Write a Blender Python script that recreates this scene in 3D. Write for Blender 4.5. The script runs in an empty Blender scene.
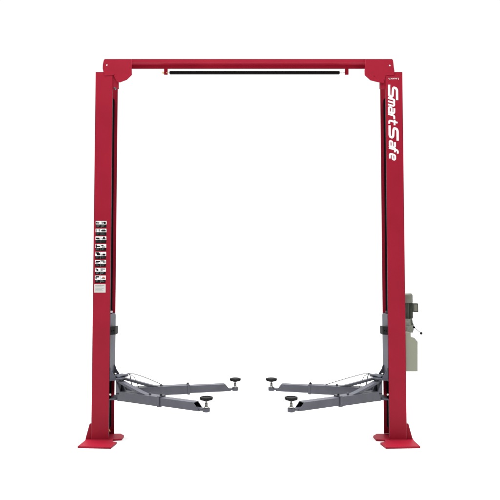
import bpy, bmesh, math
from mathutils import Vector, Matrix

# ---------------------------------------------------------------- camera, world, light
SC = bpy.context.scene
COL = SC.collection
F, D, H, TH = 570.0, 5.7, 1.636, math.radians(2.6)      # focal length in px of the 500 px frame, distance, height, pitch
CXP = 249.0
cam_d = bpy.data.cameras.new('camera')
cam = bpy.data.objects.new('camera', cam_d); COL.objects.link(cam)
cam_d.sensor_width = 36; cam_d.lens = 36*F/500.0
cam_d.clip_start = 0.1; cam_d.clip_end = 500
cam_d.shift_x = 1.0/500
cam.location = (0, -D, H); cam.rotation_euler = (math.pi/2+TH, 0, 0)
SC.camera = cam

w = bpy.data.worlds.new('World'); SC.world = w; w.use_nodes = True
bg = w.node_tree.nodes['Background']
# world gradient shaped for the light: white towards +Y, strong unseen zenith, dim camera side
nt = w.node_tree
tcw = nt.nodes.new('ShaderNodeTexCoord'); sep = nt.nodes.new('ShaderNodeSeparateXYZ')
nt.links.new(tcw.outputs['Generated'], sep.inputs[0])
def mrange(src, a, b, c, d):
    m = nt.nodes.new('ShaderNodeMapRange'); m.interpolation_type = 'SMOOTHSTEP'
    for k, v in zip(('From Min', 'From Max', 'To Min', 'To Max'), (a, b, c, d)): m.inputs[k].default_value = v
    nt.links.new(src, m.inputs['Value']); return m.outputs['Result']
fy = mrange(sep.outputs['Y'], 0.30, 0.80, 0.12, 1.02); fz = mrange(sep.outputs['Z'], 0.72, 0.98, 0.0, 6.5)
ad = nt.nodes.new('ShaderNodeMath'); ad.operation = 'ADD'
nt.links.new(fy, ad.inputs[0]); nt.links.new(fz, ad.inputs[1])
bg.inputs['Color'].default_value = (1, 1, 1, 1); nt.links.new(ad.outputs[0], bg.inputs['Strength'])

def area(name, loc, target, sx, sy, power, col=(1,1,1)):
    d = bpy.data.lights.new(name, 'AREA'); d.shape = 'RECTANGLE'; d.size = sx; d.size_y = sy
    d.energy = power; d.color = col
    o = bpy.data.objects.new(name, d); COL.objects.link(o); o.location = loc
    o.rotation_euler = (Vector(target)-Vector(loc)).to_track_quat('-Z', 'Y').to_euler()
    return o
area('overhead_fill', (0, -0.6, 7.0), (0, 0, 0), 6, 4, 420)  # unseen lamp added to brighten the floor and base plates
area('front_fill', (-2.2, -7.2, 6.0), (0, 0, 2.2), 4, 2.2, 25)  # unseen lamp added for a pale wash on the column tops
SC.view_settings.view_transform = 'Standard'; SC.view_settings.look = 'None'
SC.view_settings.exposure = 0; SC.view_settings.gamma = 1
SC.render.engine = 'CYCLES'

# ---------------------------------------------------------------- projection helpers (photo measurements -> metres on a real plane)
def P(px, py, Y):
    """point on the vertical plane at depth Y that the photo shows at (px, py)"""
    a = (px-CXP)/F; b = (250-py)/F
    dy = math.cos(TH) - b*math.sin(TH); dz = math.sin(TH) + b*math.cos(TH)
    t = (Y+D)/dy
    return Vector((a*t, Y, H+dz*t))
def G(px, py, Z):
    """point on the horizontal plane at height Z"""
    a = (px-CXP)/F; b = (250-py)/F
    dy = math.cos(TH) - b*math.sin(TH); dz = math.sin(TH) + b*math.cos(TH)
    t = (Z-H)/dz
    return Vector((a*t, -D+dy*t, Z))

# ---------------------------------------------------------------- materials
def mat(name, col, rough=0.4, metal=0.0, var=0.06, scale=6.0, bump=0.0, bscale=300.0, coat=0.0, spec=0.5):
    m = bpy.data.materials.new(name); m.use_nodes = True
    nt = m.node_tree; b = nt.nodes['Principled BSDF']
    b.inputs['Metallic'].default_value = metal
    b.inputs['Specular IOR Level'].default_value = spec
    b.inputs['Coat Weight'].default_value = coat
    b.inputs['Coat Roughness'].default_value = 0.25
    tc = nt.nodes.new('ShaderNodeTexCoord')
    n = nt.nodes.new('ShaderNodeTexNoise'); n.inputs['Scale'].default_value = scale; n.inputs['Detail'].default_value = 6
    nt.links.new(tc.outputs['Object'], n.inputs['Vector'])
    cr = nt.nodes.new('ShaderNodeValToRGB')
    cr.color_ramp.elements[0].position = 0.3; cr.color_ramp.elements[1].position = 0.7
    cr.color_ramp.elements[0].color = tuple(c*(1-var) for c in col)+(1,)
    cr.color_ramp.elements[1].color = tuple(min(1, c*(1+var)) for c in col)+(1,)
    nt.links.new(n.outputs['Fac'], cr.inputs['Fac']); nt.links.new(cr.outputs['Color'], b.inputs['Base Color'])
    mr = nt.nodes.new('ShaderNodeMapRange'); mr.inputs['To Min'].default_value = rough*0.88; mr.inputs['To Max'].default_value = rough*1.12
    nt.links.new(n.outputs['Fac'], mr.inputs['Value']); nt.links.new(mr.outputs['Result'], b.inputs['Roughness'])
    if bump:
        n2 = nt.nodes.new('ShaderNodeTexNoise'); n2.inputs['Scale'].default_value = bscale; n2.inputs['Detail'].default_value = 3
        nt.links.new(tc.outputs['Object'], n2.inputs['Vector'])
        bp = nt.nodes.new('ShaderNodeBump'); bp.inputs['Strength'].default_value = bump; bp.inputs['Distance'].default_value = 0.001
        nt.links.new(n2.outputs['Fac'], bp.inputs['Height']); nt.links.new(bp.outputs['Normal'], b.inputs['Normal'])
    return m
RED   = mat('red_powder_coat', (0.288, 0.0085, 0.025), 0.5, var=0.07, scale=3, bump=0.25, bscale=220, spec=0.14)
GREY  = mat('grey_enamel', (0.074, 0.077, 0.096), 0.5, var=0.14, scale=9, bump=0.3, bscale=260, spec=0.2)
ARMG  = mat('grey_gloss_enamel', (0.070, 0.073, 0.092), 0.36, var=0.16, scale=7, bump=0.35, bscale=240, spec=0.45)
DARK  = mat('dark_steel_and_shade', (0.005, 0.005, 0.006), 0.85, var=0.2, scale=20, spec=0.0)  # dark steel; also paints the shade in column recess and tube interiors
BLACK = mat('black_rubber', (0.006, 0.006, 0.006), 0.6, var=0.3, scale=30, spec=0.25)
FOAM  = mat('black_foam', (0.004, 0.003, 0.003), 0.85, var=0.3, scale=60, spec=0.15)
ZINC  = mat('zinc_steel', (0.55, 0.55, 0.53), 0.28, metal=1.0, var=0.1, scale=20)
CABLE = mat('steel_cable', (0.12, 0.12, 0.12), 0.45, metal=0.6, var=0.2, scale=80)
BRASS = mat('brass', (0.55, 0.36, 0.14), 0.35, metal=0.8, var=0.1, scale=20)
TANK  = mat('olive_grey_plastic', (0.24, 0.25, 0.19), 0.5, var=0.03, scale=8)
MOTOR = mat('dark_green_motor_paint', (0.055, 0.066, 0.048), 0.45, var=0.12, scale=20)
CAP   = mat('grey_green_fan_cover', (0.165, 0.17, 0.135), 0.4, var=0.06, scale=14)
ALLOY = mat('cast_aluminium', (0.22, 0.24, 0.20), 0.45, metal=0.3, var=0.25, scale=40, bump=0.5)
WHITE = mat('white_vinyl', (0.78, 0.77, 0.76), 0.4, var=0.02, scale=30)
PRINT = mat('black_print', (0.008, 0.007, 0.007), 0.7, var=0.2, scale=60, spec=0.08)
PRGY  = mat('grey_print', (0.20, 0.20, 0.21), 0.45, var=0.3, scale=60)
PAPER = mat('pale_label', (0.58, 0.57, 0.54), 0.45, var=0.04, scale=40)
PRRED = mat('orange_red_print', (0.65, 0.12, 0.05), 0.45, var=0.1, scale=40)
FLOOR = mat('white_studio_floor', (0.68, 0.68, 0.68), 0.9, var=0.01, scale=2, spec=0.1)

# ---------------------------------------------------------------- mesh helpers
def finish(name, bm, mats, parent=None, loc=None, rotz=0, smooth=None, bevel=0.0, seg=2):
    if bevel:
        es = [e for e in bm.edges if len(e.link_faces) == 2 and e.calc_face_angle(0) > 0.5]
        bmesh.ops.bevel(bm, geom=es, offset=bevel, segments=seg, profile=0.5, affect='EDGES', clamp_overlap=True)
    bmesh.ops.recalc_face_normals(bm, faces=bm.faces[:])
    me = bpy.data.meshes.new(name); bm.to_mesh(me); bm.free()
    if not isinstance(mats, (list, tuple)): mats = [mats]
    for m in mats: me.materials.append(m)
    if smooth is not None:
        for p in me.polygons: p.use_smooth = True
        try: me.set_sharp_from_angle(angle=math.radians(smooth))
        except Exception: pass
    o = bpy.data.objects.new(name, me); COL.objects.link(o)
    if parent: o.parent = parent
    if loc is not None: o.location = loc
    o.rotation_euler = (0, 0, rotz)
    return o
def label(o, text): o['label'] = text; return o

def box(bm, x0, x1, y0, y1, z0, z1, mi=0):
    vs = [bm.verts.new((x, y, z)) for z in (z0, z1) for (x, y) in ((x0,y0),(x1,y0),(x1,y1),(x0,y1))]
    fs = [(0,1,2,3),(4,5,6,7),(0,1,5,4),(1,2,6,5),(2,3,7,6),(3,0,4,7)]
    for f in fs:
        fc = bm.faces.new([vs[i] for i in f]); fc.material_index = mi
def prism(bm, pts, off, mi=0):
    """closed polygon of 3D points swept by the vector off"""
    off = Vector(off)
    a = [bm.verts.new(p) for p in pts]; b = [bm.verts.new(Vector(p)+off) for p in pts]
    bm.faces.new(a).material_index = mi; bm.faces.new(list(reversed(b))).material_index = mi
    n = len(a)
    for i in range(n):
        bm.faces.new((a[i], a[(i+1)%n], b[(i+1)%n], b[i])).material_index = mi
def lathe(bm, prof, c=(0,0,0), axis='Z', n=32, mi=0):
    """prof: list of (r, h)"""
    rings = []
    for r, h in prof:
        ring = []
        for k in range(n):
            a = 2*math.pi*k/n; u, v = r*math.cos(a), r*math.sin(a)
            p = {'Z': (u, v, h), 'Y': (u, h, v), 'X': (h, u, v)}[axis]
            ring.append(bm.verts.new(Vector(c)+Vector(p)))
        rings.append(ring)
    for i in range(len(rings)-1):
        for k in range(n):
            bm.faces.new((rings[i][k], rings[i][(k+1)%n], rings[i+1][(k+1)%n], rings[i+1][k])).material_index = mi
    bm.faces.new(rings[0]).material_index = mi; bm.faces.new(list(reversed(rings[-1]))).material_index = mi
def tube(bm, pts, r, n=10, mi=0):
    pts = [Vector(p) for p in pts]; rings = []
    for i, p in enumerate(pts):
        d = (pts[min(i+1, len(pts)-1)]-pts[max(i-1, 0)]).normalized()
        up = Vector((0, 0, 1)) if abs(d.z) < 0.9 else Vector((1, 0, 0))
        u = d.cross(up).normalized(); v = d.cross(u).normalized()
        rings.append([bm.verts.new(p+r*(math.cos(2*math.pi*k/n)*u+math.sin(2*math.pi*k/n)*v)) for k in range(n)])
    for i in range(len(rings)-1):
        for k in range(n):
            bm.faces.new((rings[i][k], rings[i][(k+1)%n], rings[i+1][(k+1)%n], rings[i+1][k])).material_index = mi
    bm.faces.new(rings[0]).material_index = mi; bm.faces.new(list(reversed(rings[-1]))).material_index = mi
def bez(ps, n=16):
    ps = [Vector(p) for p in ps]; out = []
    for i in range(n+1):
        q = ps[:]; t = i/n
        while len(q) > 1: q = [q[j].lerp(q[j+1], t) for j in range(len(q)-1)]
        out.append(q[0])
    return out
def plate_xz(name, outer, Y0, thick, m, parent, holes=(), bev=0.0012):
    """flat plate parallel to XZ with round holes; outer in world (x,z), front face at Y0, grows to +Y"""
    cu = bpy.data.curves.new(name, 'CURVE'); cu.dimensions = '2D'; cu.fill_mode = 'BOTH'
    cu.extrude = thick/2-bev; cu.bevel_depth = bev; cu.bevel_resolution = 1; cu.offset = -bev
    def spl(pts):
        s = cu.splines.new('POLY'); s.points.add(len(pts)-1)
        for q, (x, z) in zip(s.points, pts): q.co = (x, z, 0, 1)
        s.use_cyclic_u = True
    spl(outer)
    for (hx, hz, hr) in holes:
        spl([(hx+hr*math.cos(-2*math.pi*k/20), hz+hr*math.sin(-2*math.pi*k/20)) for k in range(20)])
    tmp = bpy.data.objects.new('tmp', cu); COL.objects.link(tmp)
    dg = bpy.context.evaluated_depsgraph_get()
    me = bpy.data.meshes.new_from_object(tmp.evaluated_get(dg))
    bpy.data.objects.remove(tmp); bpy.data.curves.remove(cu)
    me.transform(Matrix.Translation((0, Y0+thick/2, 0)) @ Matrix.Rotation(math.pi/2, 4, 'X'))
    me.name = name; me.materials.clear(); me.materials.append(m)
    o = bpy.data.objects.new(name, me); COL.objects.link(o); o.parent = parent
    return o
def hexbolt(bm, c, r, h, axis='Y', sgn=-1, mi=0):
    lathe(bm, [(r*1.25, 0), (r*1.25, sgn*h*0.25)], c, axis, 20, mi)
    lathe(bm, [(r, sgn*h*0.25), (r, sgn*h*0.9), (r*0.85, sgn*h)], c, axis, 6, mi)

# ---------------------------------------------------------------- setting
bm = bmesh.new()
vs = [bm.verts.new(p) for p in ((-60,-60,0),(60,-60,0),(60,60,0),(-60,60,0))]; bm.faces.new(vs)
fl = finish('floor', bm, FLOOR); fl['kind'] = 'structure'

# ---------------------------------------------------------------- the lift
lift = bpy.data.objects.new('car_lift', None); COL.objects.link(lift)
lift['label'] = 'red two-post car lift with grey swing arms standing on a white floor'
lift['category'] = 'car lift'

XO, XI = 1.560, 1.385       # outer and inner faces of a column
CD = 0.235                  # column depth
ZB = 0.018                  # base plate thickness
ZT = P(96, 72, 0).z

def make_column(s):
    # ---- C-section post with a rear return lip and rounded folds
    t = 0.006
    def arc(cx, cy, r, a0, a1, n=5):
        return [(cx+r*math.cos(math.radians(a0+(a1-a0)*k/n)), cy+r*math.sin(math.radians(a0+(a1-a0)*k/n))) for k in range(n+1)]
    # drawn for the left column (opening towards +x)
    R = 0.012
    outer = [(-XI, 0)] + arc(-XO+R, R, R, 270, 180) + arc(-XO+R, CD-R, R, 180, 90) + [(-XI, CD)]
    inner = [(-XI, CD-t)] + arc(-XO+R, CD-R, R-t, 90, 180) + arc(-XO+R, R, R-t, 180, 270) + [(-XI, t)]
    prof = outer+inner
    bm = bmesh.new()
    n = len(prof); NZ = 8
    rings = [[bm.verts.new((x*(-s) , y, ZB+(ZT-ZB)*k/NZ)) for x, y in prof] for k in range(NZ+1)]
    for k in range(NZ):
        for i in range(n):
            bm.faces.new((rings[k][i], rings[k][(i+1)%n], rings[k+1][(i+1)%n], rings[k+1][i]))
    # end caps as quads between outer and inner walls
    m = len(outer)
    for rg in (rings[0], rings[-1]):
        for i in range(m-1):
            bm.faces.new((rg[i], rg[i+1], rg[n-2-i], rg[n-1-i]))
    c = finish('column', bm, RED, lift, smooth=30)
    # ---- base plate, H shaped, chamfered corners
    ft = []
    if s < 0:
        pp = [(77.6,446.3),(110.8,447.0),(116.8,441.9),(112.6,441.5),(113.2,439.2),(121.6,438.6),(124.0,435.3),(120.5,433.6),(88.6,433.8),(84.9,440.5)]
    else:
        pp = [(420.2,446.4),(386.0,447.0),(380.3,442.6),(385.2,441.5),(385,439.8),(376.2,439.2),(373.2,435.8),(376.6,433.8),(410.0,433.8),(413.9,440.5)]
    for p in pp: ft.append(G(p[0], p[1], ZB))
    bm = bmesh.new(); prism(bm, ft, (0, 0, -ZB+0.0005))
    finish('base_plate', bm, RED, c, bevel=0.0025)
    # ---- anchor bolts at the inner rear tab
    # ---- gussets outside the column
    for gy in (0.03, 0.175):
        gp = P(85.6, 440.3, 0.03); gt = P(89.6, 423.6, 0.03)
        bm = bmesh.new()
        pts = [(s*(XO), gy, ZB), (s*abs(gp.x), gy, ZB), (s*abs(gp.x), gy, ZB+0.012), (s*(abs(gt.x)), gy, gt.z), (s*XO, gy, gt.z)]
        prism(bm, pts, (0, 0.010, 0)); finish('gusset', bm, RED, c, bevel=0.0015)
    # weld beads
    bm = bmesh.new()
    tube(bm, [(s*(XO-0.004), -0.002, ZB+0.001), (s*XI, -0.002, ZB+0.001)], 0.004, 8)
    finish('weld_bead', bm, RED, c, smooth=60)
    # ---- added dark slab standing in for the shade inside the open side
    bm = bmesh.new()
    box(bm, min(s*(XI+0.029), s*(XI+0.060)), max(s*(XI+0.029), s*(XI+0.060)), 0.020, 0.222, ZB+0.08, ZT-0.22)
    finish('recess_shade', bm, DARK, c)
    bm = bmesh.new()
    tube(bm, [(s*(XI+0.012), 0.05, ZB+0.02), (s*(XI+0.012), 0.05, ZT-0.05)], 0.0045, 8)
    finish('hoist_cable', bm, CABLE, c, smooth=60)
    if s < 0:
        bm = bmesh.new()
        a = P(108.4, 428.6, 0.02); b = P(110.2, 431.2, 0.03)
        tube(bm, [(-XI-0.006, 0.01, a.z), (-XI+0.008, 0.02, b.z)], 0.006, 8)
        finish('cable_anchor', bm, BRASS, c, smooth=60)
    return c
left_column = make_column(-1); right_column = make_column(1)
label(left_column, 'left red column carrying a strip of warning labels')
label(right_column, 'right red column with white lettering near its top')

# ---- warning labels on the left column front
def rect(bm, x0, y0, x1, y1, Y, mi):
    vs = [bm.verts.new(P(a, b, Y)) for a, b in ((x0,y0),(x1,y0),(x1,y1),(x0,y1))]
    bm.faces.new(vs).material_index = mi
def poly(bm, pts, Y, mi):
    bm.faces.new([bm.verts.new(P(a, b, Y)) for a, b in pts]).material_index = mi
rows = [(220.9,224.4,227.6),(228.7,232.2,235.6),(236.4,240.0,243.2),(244.2,247.8,250.8),(251.9,256.0,258.9),(260.0,263.8,266.7),(267.9,271.7,274.7),(275.6,279.8,282.9)]
pict = [
 [(0,'b',.5,.75,1.3,2.4),(0,'g',2.2,1.0,2.9,2.6),(1,'g',.5,.8,1.3,2.4),(1,'b',2.3,.8,4.1,2.6)],
 [(0,'g',.6,.6,1.0,2.8),(0,'g',3.0,.4,3.9,2.4),(1,'b',.3,1.4,4.2,2.4),(1,'g',1.2,.6,3.2,1.2)],
 [(0,'b',.4,1.2,3.4,2.2),(0,'g',1.4,2.2,4.2,2.7),(1,'b',2.2,.3,3.4,2.4),(1,'g',.6,1.9,4.4,2.7)],
 [(0,'b',.3,.2,.9,3.2),(0,'b',1.0,1.6,4.2,2.3),(1,'b',.4,.7,2.2,1.3),(1,'g',1.0,2.2,3.8,3.0)],
 [(0,'b',.3,.3,3.2,1.4),(0,'b',1.6,1.4,4.6,3.0),(1,'b',2.0,1.8,4.2,3.3),(1,'g',.2,2.6,1.8,3.2)],
 [(0,'b',.6,.8,4.4,1.6),(0,'g',.3,1.7,2.8,3.0),(1,'b',.2,.4,3.4,1.1),(1,'g',2.4,1.4,4.6,2.6)],
 [(0,'b',1.4,1.2,2.8,2.6),(0,'g',.4,.4,1.4,1.6),(1,'g',.4,.5,1.6,2.8),(1,'g',2.4,.6,4.2,1.4)],
 [(0,'b',.8,.6,3.8,1.5),(0,'g',.4,1.6,1.6,3.1),(1,'r',2.0,1.2,3.6,2.4),(1,'g',1.2,2.4,4.2,3.1)],
]
for i, (y0, y1, y2) in enumerate(rows):
    x0 = 95.7-0.2*i*0.6; x1 = x0+10.9; xm = (x0+x1)/2
    bm = bmesh.new()
    rect(bm, x0, y0, x1, y1, -0.0012, 0)                 # white band
    rect(bm, x0+0.15, y1, xm-0.12, y2, -0.0012, 1); rect(bm, xm+0.12, y1, x1-0.25, y2, -0.0012, 1)
    rect(bm, xm-0.12, y1, xm+0.12, y2, -0.0012, 2)
    rect(bm, xm-0.09, y0, xm+0.09, y1, -0.0016, 2)
    for cell, c, a0, b0, a1, b1 in pict[i]:
        ox = x0+0.2 if cell == 0 else xm+0.2
        mi = {'b': 1, 'g': 2, 'r': 3}[c]
        sl = 0.5 if c == 'b' else -0.2
        a0 = max(0.0, a0-0.2); a1 = min(4.9, a1+0.45); b1 = min(b1+0.4, y1-y0-0.1)
        poly(bm, [(ox+a0, y0+b0), (ox+a1-sl*0.6, y0+b0), (ox+a1, y0+(b0+b1)/2), (ox+a1-0.2, y0+b1), (ox+a0+0.3, y0+b1), (ox+a0-0.1, y0+(b0+b1)/2)], -0.0020, mi)
    # white caption lines in the black band
    for cell in (0, 1):
        ox = (x0 if cell == 0 else xm)+0.8
        for r in range(2):
            rect(bm, ox, y1+0.8+r*1.0, ox+3.2-0.7*((i+cell+r) % 3), y1+1.05+r*1.0, -0.0018, 2)
    finish('warning_label', bm, [WHITE, PRINT, PRGY, PRRED], left_column)
bm = bmesh.new()
rect(bm, 94.2, 284.2, 105.6, 292.6, -0.0012, 0)
for r in range(5): rect(bm, 95.2+0.2*(r % 2), 285.3+r*1.35, 104.2-(r*1.7) % 3, 285.6+r*1.35, -0.0018, 1)
label(finish('data_label', bm, [PAPER, PRGY], left_column), 'plain pale rating label under the warning labels')

# ---- lettering on the right column front (reads downwards)
def ribbon(bm, pts, wd, Y):
    """thick polyline with mitred joins; pts = list of (px,py)"""
    pts = [Vector(p) for p in pts]; L = []; R = []
    for i, p in enumerate(pts):
        d0 = (p-pts[i-1]).normalized() if i > 0 else None
        d1 = (pts[i+1]-p).normalized() if i < len(pts)-1 else None
        if d0 is None: d0 = d1
        if d1 is None: d1 = d0
        n0 = Vector((-d0.y, d0.x)); n1 = Vector((-d1.y, d1.x)); m = (n0+n1).normalized()
        k = wd/2/max(0.5, m.dot(n0))
        L.append(p+m*k); R.append(p-m*k)
    a = [bm.verts.new(P(q.x, q.y, Y)) for q in L]; b = [bm.verts.new(P(q.x, q.y, Y)) for q in R]
    for i in range(len(a)-1): bm.faces.new((a[i], a[i+1], b[i+1], b[i]))
GL = {
 'S': [[(0.0,1.0),(7.6,1.0),(8.9,1.6),(9.0,3.6),(7.9,4.5),(2.4,4.9),(1.2,5.6),(1.3,8.0),(2.6,8.9),(10.3,9.0)]],
 'm': [[(0.9,0),(0.9,6.1),(6.6,6.1),(7.4,5.3),(7.4,0)], [(4.15,0),(4.15,5.4)]],
 'a': [[(0.8,6.2),(5.2,6.2),(6.2,5.4),(6.2,0)], [(5.4,0.85),(1.6,0.85),(0.9,1.5),(0.9,2.9),(1.6,3.6),(5.4,3.6)]],
 'r': [[(0.9,0),(0.9,5.3),(1.7,6.1),(4.4,6.1)]],
 't': [[(1.8,9.2),(1.8,1.6),(2.5,0.9),(5.2,0.9)], [(-0.2,6.2),(5.2,6.2)]],
 'f': [[(1.6,0),(1.6,8.0),(2.4,8.9),(4.8,8.9)], [(0.0,6.1),(4.4,6.1)]],
 'e': [[(5.8,0.85),(1.8,0.85),(0.9,1.6),(0.9,5.4),(1.8,6.2),(4.9,6.2),(5.7,5.5),(5.7,3.6),(1.6,3.5)]],
}
def soften(st, r0=0.9):
    out = [st[0]]
    for i in range(1, len(st)-1):
        a, b, c = Vector(st[i-1]), Vector(st[i]), Vector(st[i+1])
        r1 = min(r0, (a-b).length*0.42, (c-b).length*0.42)
        p, q = b+(a-b).normalized()*r1, b+(c-b).normalized()*r1
        for t in (0, .25, .5, .75, 1):
            out.append(tuple(p.lerp(b, t).lerp(b.lerp(q, t), t)))
    return out+[st[-1]]
bm = bmesh.new()
word = [('S',84.4,0),('m',97.0,0),('a',105.6,0),('r',113.0,0.1),('t',118.3,0.3),('S',125.0,0.6),('a',139.6,0.8),('f',146.2,0.9),('e',152.4,1.0)]
for ch, u0, dx in word:
    for k, st in enumerate(GL[ch]):
        st = soften(st)
        wd = 2.3 if ch == 'S' else 1.8
        ribbon(bm, [(388.1+dx*0.9+v*1.0, u0+u*(1.27 if ch == 'S' else 1)+0.29*v) for u, v in st], wd, -0.0012-0.0004*k)
finish('lettering', bm, WHITE, right_column)
# small upside-down line above it
def small_text(txt, x_right, y_base, x_left):
    cu = bpy.data.curves.new('t', 'FONT'); cu.body = txt; cu.size = 1; cu.fill_mode = 'FRONT'; cu.offset = 0.0
    tmp = bpy.data.objects.new('tmp', cu); COL.objects.link(tmp)
    me = bpy.data.meshes.new_from_object(tmp.evaluated_get(bpy.context.evaluated_depsgraph_get()))
    bpy.data.objects.remove(tmp); bpy.data.curves.remove(cu)
    wx = max(v.co.x for v in me.vertices)
    a = P(x_right, y_base, -0.0012); b = P(x_left, y_base, -0.0012)
    k = (a.x-b.x)/wx
    for v in me.vertices:
        v.co = Vector((a.x-v.co.x*k, -0.0012, a.z-v.co.y*k*0.8))
    me.materials.clear(); me.materials.append(WHITE)
    o = bpy.data.objects.new('small_lettering', me); COL.objects.link(o); o.parent = right_column
small_text('Launch', 398.9, 77.9, 388.6)

# ---------------------------------------------------------------- overhead beam
bT = P(249, 59.0, 0.035).z
bm = bmesh.new()
by0, by1 = 0.035, 0.205
bh = 0.040
XB = 1.36
# shallow channel section, folded lips
tk = 0.005
sec = [(by0,bT),(by1,bT),(by1,bT-bh),(by1-tk,bT-bh),(by1-tk,bT-tk),(by0+tk,bT-tk),(by0+tk,bT-bh),(by0,bT-bh)]
prism(bm, [(-XB, y, z) for y, z in sec], (2*XB, 0, 0))
beam = finish('crossbeam', bm, RED, lift, bevel=0.0012)
# end plates
def head(s):
    if s < 0:
        out = [(103.4,60.2),(104.4,58.65),(131.2,58.65),(131.6,74.4),(126.6,79.3),(119.6,82.0),(116.4,81.0),(113.4,74.6),(104.0,75.4),(103.2,72),(102.4,68),(102.6,64)]
        hole = (106.5, 64.6)
    else:
        out = [(393.4,60.2),(392.4,58.65),(366.0,58.65),(364.8,70.2),(364.9,74.6),(370.6,79.8),(377.5,81.6),(384.2,82.6),(385.8,75.0),(394.6,74.8),(394.7,70.5),(394.0,66)]
        hole = (390.1, 65.0)
    pts = [(P(x, y, -0.012).x, P(x, y, -0.012).z) for x, y in out]
    if s > 0: pts = pts[::-1]
    hp = P(hole[0], hole[1], -0.012)
    pts = pts[::-1]
    o = plate_xz('end_plate', pts, -0.0030, 0.008, RED, beam, holes=[(hp.x, hp.z, 0.0085)], bev=0.0008)
    # neck between post top and beam
    bm = bmesh.new()
    xa, xb = (P(112, 72, 0.0).x, P(118, 80, 0.0).x) if s < 0 else (P(380.5, 80, 0).x, P(386.5, 72, 0).x)
    zt, zb = bT-0.045, P(110, 88.5, 0.03).z
    box(bm, min(xa, xb), max(xa, xb), 0.012, 0.05, zb, zt)
    finish('neck', bm, RED, beam, bevel=0.003)
    # bolts
    for (x, y) in (((113.6,79.0),(114.4,74.0)) if s < 0 else ((374.6,75.4),(395.2,72.9))):
        b = bmesh.new(); p = P(x, y, -0.012)
        hexbolt(b, (p.x, -0.0030, p.z), 0.0042, 0.004)
        finish('bolt', b, RED, beam)
    return o
head(-1); head(1)
bm = bmesh.new(); p = P(114.7, 88.0, 0.0)
hexbolt(bm, (p.x, 0.0, p.z), 0.008, 0.008); lathe(bm, [(0.010, 0), (0.010, 0.03)], (p.x, 0, p.z), 'Y')
finish('pulley_bolt', bm, CABLE, beam)

# padded safety bar below the beam
YB = 0.214
a = P(169.6, 72.6, YB); b = P(339.6, 72.9, YB)
bm = bmesh.new(); r = 0.0175
lathe(bm, [(r*0.75, a.x), (r, a.x+0.006), (r, b.x-0.006), (r*0.75, b.x)], (0, YB, (a.z+b.z)/2), 'X', 24)
bar = finish('safety_bar', bm, FOAM, lift, smooth=40)
label(bar, 'long black padded bar hanging under the red crossbeam')
zb_ = (a.z+b.z)/2
bm = bmesh.new(); lathe(bm, [(0.005, P(162,72,YB).x), (0.005, P(346,72,YB).x)], (0, YB, zb_), 'X', 12)
finish('rod', bm, ZINC, bar, smooth=40)
for x0, x1 in ((164.2, 167.6), (345.0, 348.4)):
    bm = bmesh.new()
    xa, xb = P(x0, 72, YB).x, P(x1, 72, YB).x
    box(bm, xa, xb, YB-0.0085, YB+0.0085, P(250, 74.6, YB).z, bT-0.006)
    finish('bracket', bm, RED, bar, bevel=0.003)
bm = bmesh.new(); xl = P(165.4, 72, YB).x
lathe(bm, [(0.011, -0.030), (0.011, -0.016)], (xl, YB, zb_), 'X', 6)
finish('nut', bm, BRASS, bar)
bm = bmesh.new(); lathe(bm, [(0.013, 0.012), (0.013, 0.022)], (xl, YB, zb_), 'X', 6)
finish('nut', bm, BRASS, bar)

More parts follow.
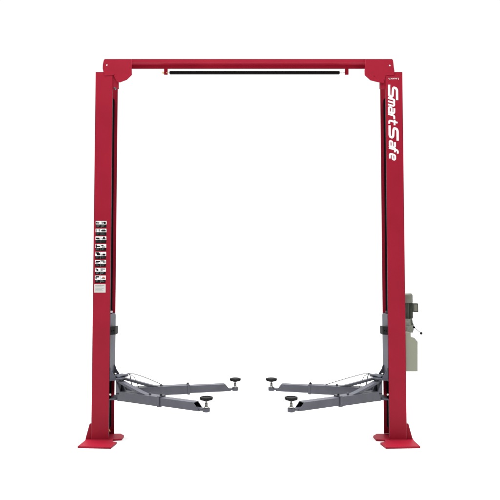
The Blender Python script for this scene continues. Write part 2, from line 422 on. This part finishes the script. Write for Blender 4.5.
# ---------------------------------------------------------------- carriages
ZC = 0.452                     # height of the arm axis
Z_TOP = P(112, 313.5, 0.10).z
Z_LU = P(116, 379.5, 0.06).z   # upper lug
Z_LL = P(116, 397.6, 0.06).z   # lower lug
PX = 1.298                     # pin X
PYN, PYF = 0.030, 0.170        # pins
def make_carriage(s):
    bm = bmesh.new()
    X0, X1 = XI-0.004, XI+0.012
    # slider: tall narrow slab filling the opening
    zs = Z_LU-0.01
    pts = [(0.010, zs), (0.233, zs), (0.233, Z_TOP-0.02), (0.20, Z_TOP), (0.015, Z_TOP), (0.010, Z_TOP-0.004)]
    prism(bm, [(s*X0, y, z) for y, z in pts], (s*(X1-X0), 0, 0))
    c = finish('carriage', bm, GREY, lift, bevel=0.002)
    # dark inner slider behind the pins
    bm = bmesh.new(); box(bm, min(s*(XI+.016), s*(XI-.001)), max(s*(XI+.016), s*(XI-.001)), 0.012, 0.098, Z_LL-0.01, zs-0.001)
    finish('slide_block', bm, DARK, c, bevel=0.002)
    # upper / lower lugs
    def lug(z, name):
        bm = bmesh.new()
        def arc(cx, cy, r, a0, a1, n=8):
            return [(cx+r*math.cos(math.radians(a0+(a1-a0)*k/n)), cy+r*math.sin(math.radians(a0+(a1-a0)*k/n))) for k in range(n+1)]
        pts = [(XI-0.005, -0.004), (XI-0.005, 0.204)] + [(x, y) for x, y in arc(PX, PYF, 0.034, 90, 180, 6)] + [(x, y) for x, y in arc(PX, PYN, 0.034, 180, 270, 6)]
        prism(bm, [(s*x, y, z) for x, y in pts], (0, 0, 0.012))
        return finish(name, bm, GREY, c, bevel=0.002)
    lug(Z_LU, 'lug'); lug(Z_LL-0.012, 'lug')
    # side cheek plates flaring down to the lug
    for y in (0.002, 0.186):
        zt = P(115, 367, 0.1).z
        bm = bmesh.new()
        pts = [(XI-0.005, zt+0.01), (XI-0.012, zt+0.008), (XI-0.026, zt-0.035), (XI-0.052, zt-0.075), (XI-0.068, Z_LU+0.0125), (XI-0.005, Z_LU+0.0125)]
        prism(bm, [(s*x, y, z) for x, z in pts], (0, 0.011, 0)); finish('cheek_plate', bm, GREY, c, bevel=0.0015)
    for y in (PYN, PYF):
        bm = bmesh.new()
        lathe(bm, [(0.010, Z_LL-0.025), (0.0125, Z_LL-0.02), (0.0125, Z_LU+0.022), (0.019, Z_LU+0.022), (0.019, Z_LU+0.034), (0.016, Z_LU+0.038)], (s*PX, y, 0), 'Z', 20)
        finish('hinge_pin', bm, GREY, c, smooth=40)
    # small bolts on the lower lug
    bm = bmesh.new(); q = P(112, 394.6, 0.0)
    hexbolt(bm, (s*(XI-0.012), 0.004, q.z), 0.008, 0.008); finish('bolt', bm, ZINC, c)
    # black rubber door bumper
    bm = bmesh.new()
    z1 = P(115, 326.2, 0.03).z; z0 = P(115, 334.3, 0.03).z
    xa = XI-0.056
    pts = [(XI-0.006, z0-0.004), (XI-0.006, z1-0.004), (xa, z1), (xa, z0)]
    prism(bm, [(s*x, 0.004, z) for x, z in pts], (0, 0.11, 0))
    d = finish('door_bumper', bm, BLACK, c, bevel=0.006, seg=3)
    bm = bmesh.new()
    for k in range(2):
        hexbolt(bm, (s*(XI-0.018-0.020*k), 0.004, (z0+z1)/2-0.005+0.004*k), 0.005, 0.004)
    finish('bumper_screw', bm, DARK, c)
    # safety latch tip
    bm = bmesh.new(); q = P(112.6, 311.8, 0.06)
    box(bm, min(s*(XI-0.004), s*(XI+0.010)), max(s*(XI-0.004), s*(XI+0.010)), 0.060, 0.088, q.z-0.010, q.z+0.008)
    finish('latch', bm, WHITE if s < 0 else GREY, c, bevel=0.003)
    return c
carr_l = make_carriage(-1); carr_r = make_carriage(1)

# ---------------------------------------------------------------- swing arms
def hollow(bm, x0t, x0b, x1t, x1b, w, z0, z1, t=0.006):
    """rectangular tube along +x; slanted ends: t = top, b = bottom"""
    def ring(xt, xb, ins):
        return [bm.verts.new(p) for p in ((xb, -w+ins, z0+ins), (xb, w-ins, z0+ins), (xt, w-ins, z1-ins), (xt, -w+ins, z1-ins))]
    a, b, c, d = ring(x0t, x0b, 0), ring(x1t, x1b, 0), ring(x0t, x0b, t), ring(x1t, x1b, t)
    for i in range(4):
        j = (i+1) % 4
        bm.faces.new((a[i], a[j], b[j], b[i])); bm.faces.new((c[i], c[j], d[j], d[i])).material_index = 1  # inner walls coloured dark in place of the shade inside the tube
        bm.faces.new((a[i], a[j], c[j], c[i])); bm.faces.new((b[i], b[j], d[j], d[i]))
def make_arm(pivot, tip, Lo, zt, pad_top, wire, bosspx):
    d = Vector(tip)-Vector(pivot); L = d.length; ang = math.atan2(d.y, d.x)
    O = Vector((pivot[0], pivot[1], 0))
    # outer tube
    z0, z1 = ZC-0.044, ZC+0.044
    bm = bmesh.new(); hollow(bm, 0.050, 0.022, Lo, Lo, 0.046, z0, z1, 0.007)
    arm = finish('lift_arm', bm, [ARMG, DARK], lift, loc=O, rotz=ang, bevel=0.005)
    # collar at the tube mouth
    bm = bmesh.new()
    for (ya, yb, za, zb) in ((-0.052,-0.0465,z0-0.005,z1+0.004), (0.0465,0.052,z0-0.005,z1+0.004)):
        box(bm, Lo-0.022, Lo+0.003, ya, yb, za, zb)
    box(bm, Lo-0.022, Lo+0.003, -0.046, 0.046, z1+0.0005, z1+0.006); box(bm, Lo-0.022, Lo+0.003, -0.046, 0.046, z0-0.007, z0-0.0005)
    finish('collar', bm, ARMG, arm, bevel=0.0015)
    bm = bmesh.new(); lathe(bm, [(0.013, z1+0.006), (0.013, z1+0.012), (0.007, z1+0.013), (0.007, z1+0.022)], (Lo-0.012, 0.0, 0), 'Z', 12)
    finish('stop_bolt', bm, BLACK, arm, smooth=40)
    # extension
    e0, e1 = ZC-0.038, ZC+0.036
    bm = bmesh.new(); hollow(bm, Lo-0.10, Lo-0.10, L-0.115, L-0.055, 0.039, e0, e1, 0.006)
    finish('arm_extension', bm, [ARMG, DARK], arm, bevel=0.002)
    # tongue and boss
    bm = bmesh.new()
    ft = [(L-0.22, -0.030), (L-0.04, -0.030), (L-0.02, -0.024), (L-0.02, 0.024), (L-0.04, 0.030), (L-0.22, 0.030)]
    prism(bm, [(x, y, e0+0.0065) for x, y in ft], (0, 0, 0.016))
    finish('tongue', bm, ARMG, arm, bevel=0.002)
    bm = bmesh.new(); lathe(bm, [(0.030, e0-0.004), (0.034, e0), (0.034, e0+0.028), (0.031, e0+0.031)], (L, 0, 0), 'Z', 28)
    finish('boss', bm, ARMG, arm, smooth=40)
    # threaded post
    bm = bmesh.new(); prof = [(0.019, e0+0.031), (0.019, e0+0.043)]
    z = e0+0.044
    ztop = pad_top-0.026
    k = 0
    while z < ztop-0.004:
        rr = 0.0145 if z < e0+0.075 else 0.0105
        prof.append((rr if k % 2 else rr-0.002, z)); z += 0.003; k += 1
    prof.append((0.0105, ztop))
    lathe(bm, prof, (L, 0, 0), 'Z', 20); finish('screw_post', bm, ZINC, arm, smooth=50)
    # pad
    bm = bmesh.new(); pr = 0.057; t = pad_top
    lathe(bm, [(0.026, t-0.034), (0.032, t-0.030), (0.050, t-0.026), (pr, t-0.020), (pr, t-0.006), (pr-0.005, t), (pr-0.014, t), (pr-0.016, t-0.005), (0.004, t-0.005)], (L, 0, 0), 'Z', 40)
    for q in range(16):
        a = 2*math.pi*q/16; cx, cy = L+(pr-0.002)*math.cos(a), (pr-0.002)*math.sin(a)
        lathe(bm, [(0.005, t-0.022), (0.005, t-0.001)], (cx, cy, 0), 'Z', 8)
    finish('lift_pad', bm, BLACK, arm, smooth=40)
    # pivot head: two ears and a sloping brace down onto the tube
    bm = bmesh.new(); lathe(bm, [(0.026, Z_LL+0.001), (0.028, Z_LL+0.004), (0.028, Z_LL+0.05), (0.022, Z_LL+0.055), (0.022, Z_LU-0.03), (0.028, Z_LU-0.025), (0.028, Z_LU-0.001)], (0, 0, 0), 'Z', 24)
    for yy in (-0.043, 0.031):
        prism(bm, [(0.002, yy, z1-0.012), (0.055, yy, z1-0.012), (0.055, yy, z1), (0.012, yy, Z_LU-0.015), (0.002, yy, Z_LU-0.015)], (0, 0.012, 0))
    finish('pivot_head', bm, ARMG, arm, smooth=35)
    bm = bmesh.new()
    zt_ = Z_LU-0.004
    prism(bm, [(0.020, -0.030, zt_-0.016), (0.040, -0.030, zt_), (0.30, -0.030, z1+0.018), (0.37, -0.030, z1+0.001), (0.27, -0.030, z1+0.001), (0.05, -0.030, zt_-0.026)], (0, 0.06, 0))
    finish('brace', bm, ARMG, arm, bevel=0.002)
    bm = bmesh.new(); lathe(bm, [(0.012, z1+0.001), (0.012, z1+0.012), (0.008, z1+0.018)], (0.40, 0.0, 0), 'Z', 16)
    finish('stud', bm, ARMG, arm, smooth=40)
    # restraint gear segment on the upper lug
    bm = bmesh.new(); pts = []
    for q in range(0, 25):
        a = math.radians(-75+150*q/24); rr = 0.066 if q % 2 else 0.058
        pts.append((rr*math.cos(a), rr*math.sin(a), Z_LU+0.0135))
    pts.append((-0.01, 0.02, Z_LU+0.0135)); pts.append((-0.01, -0.02, Z_LU+0.0135))
    prism(bm, pts, (0, 0, 0.009)); finish('restraint_gear', bm, ARMG, arm)
    # release wire
    if wire:
        bm = bmesh.new()
        zz = Z_LU+0.040
        tube(bm, bez([(0.040, 0.0, Z_LU+0.022), (0.060, 0, zz+0.016), (0.10, 0, zz+0.005), (0.24, 0, zz-0.04), (wire, 0.0, z1+0.004)], 20), 0.0034, 8)
        finish('release_cable', bm, CABLE, arm, smooth=60)
        bm = bmesh.new()
        tube(bm, bez([(0.055, 0.01, Z_LU+0.036), (0.085, 0.01, Z_LU+0.04), (0.095, 0.015, Z_LU), (0.09, 0.01, z1+0.03), (0.11, 0.0, z1+0.003)], 14), 0.0042, 8)
        finish('cable_hook', bm, CABLE, arm, smooth=60)
        bm = bmesh.new()
        tube(bm, [(0.075, -0.01, Z_LU+0.034), (0.12, -0.01, Z_LU+0.01), (0.17, -0.005, z1+0.002)], 0.0026, 8)
        finish('cable_hook', bm, CABLE, arm, smooth=60)
    return arm
padN = P(206, 396.9, -0.49).z; padF = P(234.5, 378.2, 0.47).z
def tipx(px, Y, zz):      # X of a photo column at depth Y and height zz
    dep = (Y+D)*math.cos(TH)+(zz-H)*math.sin(TH)
    return (px-CXP)/F*dep
YN, YF = -0.49, 0.465
a1 = make_arm((-PX, PYN), (tipx(206.3, YN, .43), YN), 0.545, 0, padN, None, 0)
a2 = make_arm((-PX, PYF), (tipx(235.2, YF, .43), YF), 0.690, 0, padF, 0.42, 0)
a3 = make_arm((PX, PYN), (tipx(291.2, YN, .43), YN), 0.528, 0, padN, None, 0)
a4 = make_arm((PX, PYF), (tipx(271.4, YF, .43), YF), 0.690, 0, padF, 0.52, 0)
label(a1, 'near grey swing arm on the left column')
label(a2, 'far grey swing arm on the left column, the longest one')
label(a3, 'near grey swing arm on the right column')
label(a4, 'far grey swing arm on the right column, with a release wire above it')
# restraint blocks above the lugs
for s, c in ((-1, carr_l), (1, carr_r)):
    bm = bmesh.new()
    z = Z_LU+0.024
    pts = [(XI-0.01, 0.05, z), (XI-0.01, 0.16, z), (PX-0.02, 0.165, z+0.004), (PX-0.075, 0.135, z+0.012), (PX-0.075, 0.085, z+0.012), (PX-0.02, 0.045, z+0.004)]
    prism(bm, [(s*x, y, zz) for x, y, zz in pts], (0, 0, 0.010))
    finish('restraint_plate', bm, GREY, c, bevel=0.0015)
    bm = bmesh.new(); lathe(bm, [(0.016, z+0.011), (0.016, z+0.03), (0.011, z+0.034)], (s*(XI-0.035), 0.10, 0), 'Z', 16)
    finish('spring_pin', bm, ZINC, c, smooth=40)

# ---------------------------------------------------------------- hydraulic power unit on the right column
YP = 0.115
def PU(px, py): return P(px, py, YP)
bm = bmesh.new()
tp = [(404.6,332.6),(410.6,332.6),(410.8,337.4),(414.4,337.8),(417.7,341.8),(417.7,371.4),(404.6,371.4)]
prism(bm, [P(x, y, YP-0.085) for x, y in tp], (0, 0.17, 0))
# keep clear of the column face
for v in bm.verts: v.co.x = max(v.co.x, XO+0.003)
unit = finish('power_unit', bm, TANK, lift, bevel=0.008, seg=3, smooth=40)
label(unit, 'olive grey hydraulic power unit on the right column')
mx = PU(404.9, 310).x; r = PU(412.5, 310).x-mx
zt, zc, zb = PU(405, 293.8).z, PU(405, 303.4).z, PU(405, 320.4).z
mx = XO+0.006+0.0; r = (PU(412.6, 310).x-XO-0.004)
cx = XO+0.004+r*0.5; r = r*0.5+0.0
# the motor is a cylinder partly behind the post
Yc = YP+0.02; R_ = 0.074; cx = P(412.6, 310, Yc).x-R_
if cx-R_ < XO+0.002: Yc = CD+R_+0.004; cx = P(412.6, 310, Yc).x-R_
bm = bmesh.new()
lathe(bm, [(R_*0.95, zb+0.004), (R_*0.90, zb+0.01), (R_*0.90, zc)], (cx, Yc, 0), 'Z', 40)
for k in range(26):
    a = 2*math.pi*k/26; c, s_ = math.cos(a), math.sin(a)
    q = [(0.86, -0.0022), (1.0, -0.0018), (1.0, 0.0018), (0.86, 0.0022)]
    prism(bm, [(cx+R_*u*c-v*s_, Yc+R_*u*s_+v*c, zb+0.012) for u, v in q], (0, 0, zc-zb-0.016))
motor = finish('motor', bm, MOTOR, unit)
bm = bmesh.new()
lathe(bm, [(R_*1.0, zc), (R_*1.02, zc+0.006), (R_*1.0, zt-0.022), (R_*0.93, zt-0.008), (R_*0.8, zt), (R_*0.3, zt+0.001)], (cx, Yc, 0), 'Z', 40)
finish('fan_cover', bm, CAP, unit, smooth=40)
xj0, xj1 = P(412.4, 305, Yc-0.02).x, P(417.2, 305, Yc-0.02).x
bm = bmesh.new(); box(bm, xj0-0.01, xj1, Yc-0.055, Yc+0.045, P(415, 311.8, Yc).z, P(415, 303.2, Yc).z)
jb = finish('junction_box', bm, MOTOR, unit, bevel=0.003)
bm = bmesh.new(); box(bm, xj0+0.008, xj1-0.008, Yc-0.058, Yc-0.0555, P(415, 310.8, Yc).z, P(415, 304.2, Yc).z)
finish('box_cover', bm, CAP, unit, bevel=0.001)
# valve block
bm = bmesh.new()
z0, z1 = PU(405, 333.2).z, zb+0.006
zm = PU(405, 326).z
vx0 = XO+0.004
box(bm, vx0, PU(411.8, 320).x, Yc-0.070, YP+0.06, zm, z1)
box(bm, vx0, PU(414.0, 320).x, Yc-0.085, YP+0.05, z0, zm-0.0005)
for v in bm.verts: v.co.x += 0.004 if v.co.x > vx0+0.01 else 0
block = finish('valve_block', bm, ALLOY, unit, bevel=0.004, seg=2, smooth=35)
for (px, py, rr) in ((406.4,329.6,0.013),(410.6,330.4,0.015),(410.4,326.2,0.010),(413.0,327.0,0.011)):
    bm = bmesh.new(); q = P(px, py, Yc-0.09); lathe(bm, [(rr, 0.03), (rr, -0.046), (rr*0.6, -0.050)], (q.x, Yc-0.088, q.z), 'Y', 12)
    finish('valve', bm, DARK, unit, smooth=40)
bm = bmesh.new()
lathe(bm, [(0.026, z0+0.012), (0.036, z0+0.020), (0.036, zm+0.014), (0.028, zm+0.024), (0.024, z1-0.002)], (P(410.0, 326, Yc-0.09).x, Yc-0.090, 0), 'Z', 24)
finish('pump', bm, MOTOR, unit, smooth=40)
bm = bmesh.new(); YH = Yc-0.07
h0, h1 = P(413.2, 326.6, YH), P(421.2, 333.3, YH)
tube(bm, [h0, h1], 0.0036, 10)
hd = finish('release_handle', bm, ZINC, unit, smooth=60)
bm = bmesh.new(); bmesh.ops.create_uvsphere(bm, u_segments=20, v_segments=12, radius=0.0135, matrix=Matrix.Translation(h1))
finish('knob', bm, BLACK, unit, smooth=60)
